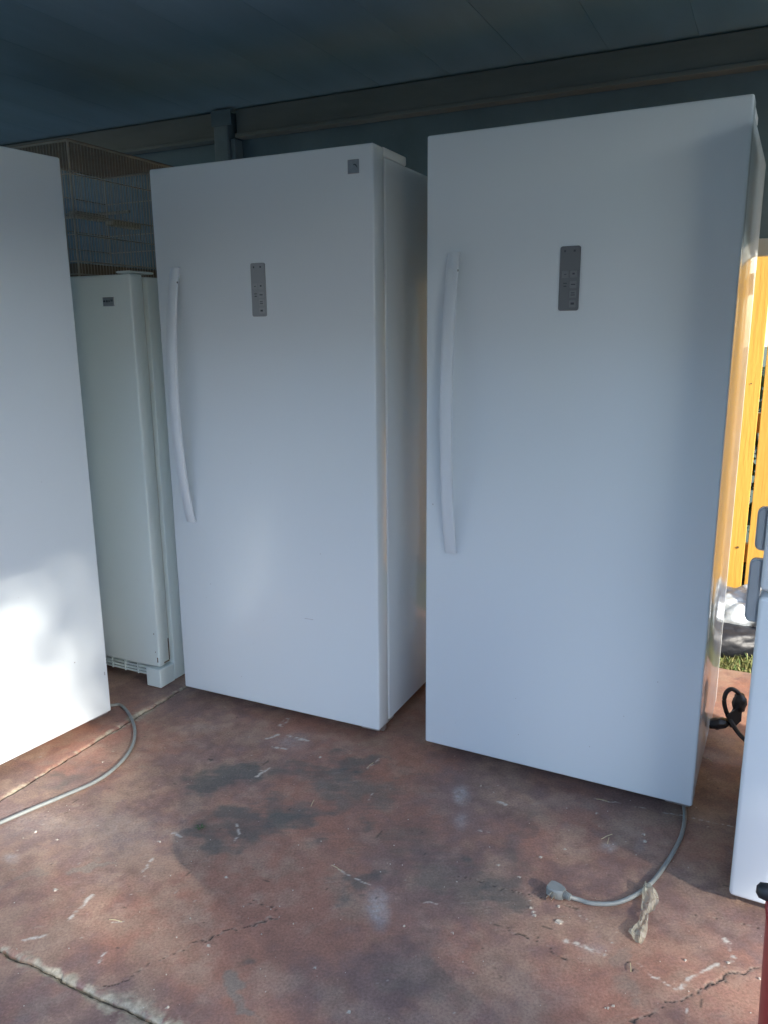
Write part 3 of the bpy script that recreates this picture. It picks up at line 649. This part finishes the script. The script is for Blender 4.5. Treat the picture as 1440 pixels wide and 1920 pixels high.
# ------------------------------------------------------------------ wire cage
CZ0, CZ1 = 1.5695, 2.045; CWs, CDt = 0.42, 0.60
cage = thing('bird_cage', 'tan wire bird cage standing on top of the old narrow freezer', 'cage', st(-1.272, 0.085, CZ0), TH)
H = CZ1 - CZ0
bm = bmesh.new(); tube(bm, [Vector((0, 0, 0.012)), Vector((0, 0, H))], 0.0014, 6); bar_me = bpy.data.meshes.new('bar'); bm.to_mesh(bar_me); bm.free()
sp = 0.0155
spots = [(0, sp * k) for k in range(1, int(CDt / sp))] + [(-sp * k, 0) for k in range(1, int(CWs / sp))] + [(-CWs, sp * k) for k in range(1, int(CDt / sp), 2)] + [(-sp * k, CDt) for k in range(1, int(CWs / sp), 2)]
for (x, y) in spots:
    o = link('bar', bar_me, M['cage'], cage); o.location = (x, y, 0)
for (x, y) in ((0, 0), (-CWs, 0), (0, CDt), (-CWs, CDt)):
    bm = bmesh.new(); tube(bm, [Vector((x, y, 0)), Vector((x, y, H + 0.002))], 0.0042, 8); obj('corner_post', bm, M['cage'], cage)
for z, r in ((H, 0.004), (0.363, 0.0022), (0.226, 0.0022), (0.153, 0.0022), (0.058, 0.003), (0.012, 0.003)):
    bm = bmesh.new(); q = 0.003
    for a, b in (((q, 0), (q, CDt)), ((0, -q), (-CWs, -q)), ((-CWs - q, 0), (-CWs - q, CDt)), ((0, CDt + q), (-CWs, CDt + q))):
        tube(bm, [Vector((a[0], a[1], z)), Vector((b[0], b[1], z))], r, 6)
    obj('rail', bm, M['cage'], cage)
bx('tray', (-CWs + 0.006, -0.006, 0.006, CDt - 0.006, 0.001, 0.052), M['cage_tray'], cage, 0.002, 1)
bx('roof_sheet', (-CWs, 0, 0, CDt, H + 0.004, H + 0.008), M['cage_tray'], cage)
bx('feeder', (-0.05, -0.006, 0.02, 0.17, 0.218, 0.240), M['cage_feeder'], cage, 0.003, 1)
bx('feeder', (-0.05, -0.006, 0.20, 0.36, 0.208, 0.226), M['cage_feeder'], cage, 0.003, 1)
bm = bmesh.new(); tube(bm, [Vector((-0.01, 0.30, 0.27)), Vector((-CWs + 0.01, 0.30, 0.27))], 0.006, 8); obj('perch', bm, M['cage_feeder'], cage)

# ------------------------------------------------------------------ refrigerator turned away at the right
RA = -118.5
fr = thing('refrigerator', 'white refrigerator standing sideways with two grey handles, black cord behind it', 'refrigerator', (0.824, 1.650, 0), R(RA))
RW, RD, RDT = 0.71, 0.74, 0.085
bx('body', (-RW + 0.004, -0.004, RDT + 0.012, RD, 0.030, 1.855), M['body'], fr, 0.006, 2)
bx('gasket', (-RW + 0.014, -0.014, RDT + 0.0005, RDT + 0.0115, 0.05, 1.835), M['gasket'], fr)
dl = shade(bx('door', (-RW, 0, 0, RDT, 0.028, 0.786), M['door'], fr, 0.010, 3), 40)
du = shade(bx('door', (-RW, 0, 0, RDT, 0.800, 1.86), M['door'], fr, 0.010, 3), 40)
M['handle_grey'] = mat('grey_handle', (0.36, 0.39, 0.41), 0.35, var=0.08, vscale=12)
def fridge_handle(z0, z1, out_, parent, round_low, round_top):
    bm = bmesh.new(); pts = []
    r = 0.014
    pts.append((0.0, z0)); 
    if round_low: pts += [(-out_ + r - r * math.sin(a), z0 + r - r * math.cos(a)) for a in np.linspace(0, math.pi / 2, 7)]
    else: pts.append((-out_, z0))
    if round_top: pts += [(-out_ + r - r * math.cos(a), z1 - r + r * math.sin(a)) for a in np.linspace(0, math.pi / 2, 7)]
    else: pts.append((-out_, z1))
    pts.append((0.0, z1))
    A = [bm.verts.new((-0.034, y, z)) for y, z in pts]; B = [bm.verts.new((-0.012, y, z)) for y, z in pts]; n = len(pts)
    for k in range(n): bm.faces.new((A[k], A[(k + 1) % n], B[(k + 1) % n], B[k]))
    bm.faces.new(A[::-1]); bm.faces.new(B); bmesh.ops.recalc_face_normals(bm, faces=bm.faces)
    bmesh.ops.bevel(bm, geom=[e for e in bm.edges if abs(e.verts[0].co.x - e.verts[1].co.x) < 1e-6], offset=0.004, segments=2, affect='EDGES')
    shade(obj('handle', bm, M['handle_grey'], parent), 40)
fridge_handle(0.722, 0.868, 0.026, dl, True, True)
fridge_handle(0.888, 0.985, 0.020, du, True, True)
for (x, y) in ((-RW + 0.06, RDT + 0.08), (-0.06, RDT + 0.08), (-RW + 0.06, RD - 0.06), (-0.06, RD - 0.06)):
    fb = bmesh.new(); tube(fb, [Vector((x, y, 0.001)), Vector((x, y, 0.0305))], [0.02, 0.016], 10); obj('foot', fb, M['under'], fr)
bx('toe_grille', (-RW + 0.02, -0.02, RDT + 0.03, RDT + 0.05, 0.004, 0.029), M['under'], fr)

# ------------------------------------------------------------------ black cord heap behind, between the freezer and the fridge
bc = thing('cord_tangle', 'tangled black power cord looped upright beside the refrigerator', 'cord', gnd(1375, 1388))
base = gnd(1375, 1388)
def lp(u, v, dy=0.0, z=None):
    # the loop stands in a plane facing the row: the height comes from the pixel, the ground line from its foot
    r = ray(u, v); k = (base.y + dy) / r[1]; return Vector((k * r[0], base.y + dy, CAM_H + k * r[2])) - base
pts = [lp(1398, 1388, -0.10), lp(1386, 1376, -0.06), lp(1376, 1362, -0.03), lp(1364, 1340), lp(1358, 1318), lp(1361, 1300), lp(1371, 1292), lp(1383, 1298), lp(1388, 1310), lp(1378, 1330), lp(1370, 1348), lp(1372, 1362)]
pts = [Vector((p.x, p.y, max(p.z, 0.008))) for p in pts]
shade(obj('cord', tube(bmesh.new(), catmull(pts, 8), 0.0075, 8), M['black_rubber'], bc), 60)
kb = bmesh.new()
def crumple(bm, c, r, seed, sq=(1, 1, 1), amp=0.25, sub=3, sc=5.0):
    t = bmesh.new(); bmesh.ops.create_icosphere(t, subdivisions=sub, radius=1.0)
    from mathutils import noise
    for v in t.verts:
        n_ = noise.turbulence(v.co * sc * 0.4 + Vector((seed, 0, 0)), 4, True, noise_basis='PERLIN_ORIGINAL') 
        ra = noise.noise(v.co * sc + Vector((0, seed, 0)))
        v.co = v.co * (1 + amp * (n_ - 0.5) + amp * 0.4 * ra)
        v.co = Vector((c[0] + v.co.x * r * sq[0], c[1] + v.co.y * r * sq[1], c[2] + v.co.z * r * sq[2]))
    me = bpy.data.meshes.new('t'); t.to_mesh(me); t.free(); bm.from_mesh(me); bpy.data.meshes.remove(me); return bm
q = lp(1387, 1318); crumple(kb, (q.x, q.y, q.z), 0.028, 3, (0.8, 0.8, 1.3), 0.4)
obj('cord_bundle', kb, M['black_rubber'], bc, True)
kb = bmesh.new(); vsq = [kb.verts.new(lp(u, v, -0.015)) for u, v in ((1364, 1342), (1392, 1320), (1390, 1352), (1374, 1366))]
f_ = kb.faces.new(vsq); r_ = bmesh.ops.extrude_face_region(kb, geom=[f_]); bmesh.ops.translate(kb, vec=(0.004, 0.010, 0), verts=[v for v in r_['geom'] if isinstance(v, bmesh.types.BMVert)])
bmesh.ops.recalc_face_normals(kb, faces=kb.faces); obj('plug_flap', kb, M['black_rubber'], bc)
q = lp(1346, 1356); kb = bmesh.new(); crumple(kb, (q.x, q.y, max(q.z, 0.02)), 0.026, 9, (1.5, 0.9, 0.75), 0.5)
obj('cord_end', kb, M['black_rubber'], bc, True)

# ------------------------------------------------------------------ crumpled clear plastic strip caught on the cord
strip = [(1213, 1668, 6, 0.018), (1218, 1680, 13, 0.020), (1219, 1696, 14, 0.014), (1214, 1712, 11, 0.010), (1208, 1722, 7, 0.013), (1206, 1734, 7, 0.008), (1200, 1744, 12, 0.008), (1194, 1756, 15, 0.010), (1196, 1768, 8, 0.004), (1198, 1772, 3, 0.002)]
bm = bmesh.new(); rows = []; o0 = gnd(1205, 1725)
NU = 6
for i in range(len(strip) * 3 - 2):
    f = i / 3.0; k = min(int(f), len(strip) - 2); a = f - k
    u, v, w, z = [strip[k][j] * (1 - a) + strip[k + 1][j] * a for j in range(4)]
    row = []
    for j in range(NU + 1):
        e = j / NU * 2 - 1
        p = gnd(u + w * e * 1.15, v + 2.5 * e) - o0
        zz = 0.004 + z * (0.75 + 0.25 * math.cos(e * 2.2)) + 0.0035 * math.sin(j * 1.7 + i * 0.35) + random.uniform(-0.0025, 0.0025)
        row.append(bm.verts.new((p.x, p.y, max(zz, 0.0025))))
    rows.append(row)
for i in range(len(rows) - 1):
    for j in range(NU): bm.faces.new((rows[i][j], rows[i][j + 1], rows[i + 1][j + 1], rows[i + 1][j]))
bmesh.ops.solidify(bm, geom=bm.faces[:], thickness=0.0006)
ps = obj('plastic_strip', bm, M['clear']); ps.location = o0
tag(ps, 'crumpled clear plastic strip lying on the floor against the grey cord', 'plastic')

# ------------------------------------------------------------------ red container at the frame edge
ca = thing('red_bin', 'red plastic bin with small black grip standing on the red floor', 'bin', (0.578, 0.752, 0))
def lathe(prof, seg=40):
    bm = bmesh.new(); rings = [[bm.verts.new((r * math.cos(2 * math.pi * k / seg), r * math.sin(2 * math.pi * k / seg), z)) for k in range(seg)] for r, z in prof]
    for a, b in zip(rings[:-1], rings[1:]):
        for k in range(seg): bm.faces.new((a[k], a[(k + 1) % seg], b[(k + 1) % seg], b[k]))
    bm.faces.new(rings[0][::-1]); bm.faces.new(rings[-1]); return bm
shade(obj('bin_body', lathe([(0.100, 0.0), (0.112, 0.004), (0.116, 0.02), (0.126, 0.30), (0.137, 0.62), (0.139, 0.687)]), M['red'], ca), 40)
shade(obj('lid', lathe([(0.139, 0.6875), (0.141, 0.690), (0.138, 0.698), (0.10, 0.706), (0.02, 0.708)]), M['red'], ca), 60)
hb = bmesh.new(); hp = [Vector((-0.871 * (0.128 + 0.012 * k), 0.491 * (0.128 + 0.012 * k), 0.704)) for k in range(3)]
tube(hb, [hp[0], hp[0] * 0.7 + hp[1] * 0.3, hp[1], hp[1] * 0.3 + hp[2] * 0.7, hp[2]], [0.006, 0.0095, 0.0105, 0.009, 0.004], 24); shade(obj('grip', hb, M['black_rubber'], ca), 60)

# ------------------------------------------------------------------ sacks against the fence
def sack(name, label, loc, r, sq, m, seed, amp, sc, neck):
    t = thing(name, label, 'bag', loc)
    bm = bmesh.new(); crumple(bm, (0, 0, r * sq[2] * 0.93), r, seed, sq, amp, 5, sc)
    for v in bm.verts: v.co.z = max(v.co.z, 0.004)
    obj('bag', bm, m, t, True)
    bm = bmesh.new(); crumple(bm, (neck[0], neck[1], neck[2]), r * 0.3, seed + 2, (0.8, 0.8, 1.0), 0.5, 3, 6); obj('gathered_neck', bm, m, t, True)
    return t
sack('silver_bag', 'crumpled shiny silver sack leaning on the yellow fence', st(1.10, 1.50, -0.04), 0.24, (1.15, 0.50, 0.62), M['silver'], 4, 0.30, 4.5, (0.16, -0.05, 0.20))
sack('black_bag', 'black plastic bag slumped in the grass before the silver sack', st(1.02, 1.36, -0.04), 0.17, (1.15, 0.6, 0.50), M['black_bag'], 12, 0.14, 2.5, (-0.08, 0.02, 0.12))

# ------------------------------------------------------------------ grass strip
bm = bmesh.new()
for i in range(9000):
    s = random.uniform(0.2, 2.3); t = T_BACK + 0.012 + random.random() ** 1.3 * 0.55
    p = st(s, t, -0.045); h_ = random.uniform(0.035, 0.085); a = random.uniform(0, 6.283); w = random.uniform(0.002, 0.004)
    ln = random.uniform(0.1, 1.1) * h_; b = random.uniform(0, 6.283)
    dx_, dy_ = math.cos(a) * w, math.sin(a) * w; lx, ly = math.cos(b) * ln, math.sin(b) * ln
    v = [bm.verts.new((p.x - dx_, p.y - dy_, p.z)), bm.verts.new((p.x + dx_, p.y + dy_, p.z)), bm.verts.new((p.x + lx * .4 + dx_ * .8, p.y + ly * .4 + dy_ * .8, p.z + h_ * .65)), bm.verts.new((p.x + lx * .4 - dx_ * .8, p.y + ly * .4 - dy_ * .8, p.z + h_ * .65)), bm.verts.new((p.x + lx, p.y + ly, p.z + h_ * (0.9 if ln < .7 * h_ else .6)))]
    bm.faces.new(v[:4]); bm.faces.new((v[3], v[2], v[4]))
tag(obj('grass', bm, M['grass']), 'short green and dry grass between the slab edge and the fence', 'grass', kind='stuff')

# ------------------------------------------------------------------ floor litter
bm = bmesh.new()
for (u, v, r_) in SPOTS:
    p = gnd(u, v, 0.0022); k = r_ / 780.0 * random.uniform(0.45, 0.75); n = 7; a0 = random.random() * 6
    lo = [bm.verts.new((p.x + math.cos(a0 + i * 6.283 / n) * k * (q_ := random.uniform(0.6, 1.2)), p.y + math.sin(a0 + i * 6.283 / n) * k * q_, p.z - 0.002)) for i in range(n)]
    hi = [bm.verts.new((w.co.x, w.co.y, p.z + random.uniform(0.0008, 0.002))) for w in lo]
    for i in range(n): bm.faces.new((lo[i], lo[(i + 1) % n], hi[(i + 1) % n], hi[i]))
    bm.faces.new(hi)
for i in range(260):
    u = random.uniform(5, 1435); v = random.uniform(1400, 1918); p = gnd(u, v, 0.002); k = 0.0006 + 0.0016 * random.random() ** 3
    crumple(bm, (p.x, p.y, p.z + k * 0.4), k, i, (1, 1, 0.6), 0.4, 1)
tag(obj('paint_chips', bm, M['chip']), 'small white paint chips and grit scattered over the red floor', 'debris', kind='stuff')
bm = bmesh.new()
for (a, b) in (((1128, 1573), (1148, 1564)), ((1139, 1582), (1142, 1570)), ((1182, 1806), (1183, 1822)), ((583, 1512), (589, 1500)), ((622, 1622), (640, 1633)), ((205, 1724), (228, 1728)), ((1118, 1498), (1140, 1503)), ((688, 1440), (700, 1430)), ((1320, 1420), (1335, 1428))):
    p, q = gnd(*a, 0.004), gnd(*b, 0.005); tube(bm, [p, (p + q) / 2 + Vector((0, 0, 0.002)), q], 0.0011, 5)
tag(obj('dry_straws', bm, M['straw']), 'thin dry straws lying about on the red floor', 'debris', kind='stuff')
bm = bmesh.new(); p = gnd(376, 1555, 0.0)
for i in range(16):
    a = random.uniform(0, 6.283); ln = random.uniform(0.008, 0.02); w = 0.0022; h_ = random.uniform(0.004, 0.012)
    c_, s_ = math.cos(a), math.sin(a)
    v = [bm.verts.new((0, 0, 0.001)), bm.verts.new((c_ * ln * .5 - s_ * w, s_ * ln * .5 + c_ * w, h_)), bm.verts.new((c_ * ln, s_ * ln, h_ * .8)), bm.verts.new((c_ * ln * .5 + s_ * w, s_ * ln * .5 - c_ * w, h_))]
    bm.faces.new(v)
wd = obj('weed_sprig', bm, M['weed']); wd.location = p
tag(wd, 'tiny green weed sprig lying on the dark stain of the floor', 'weed')
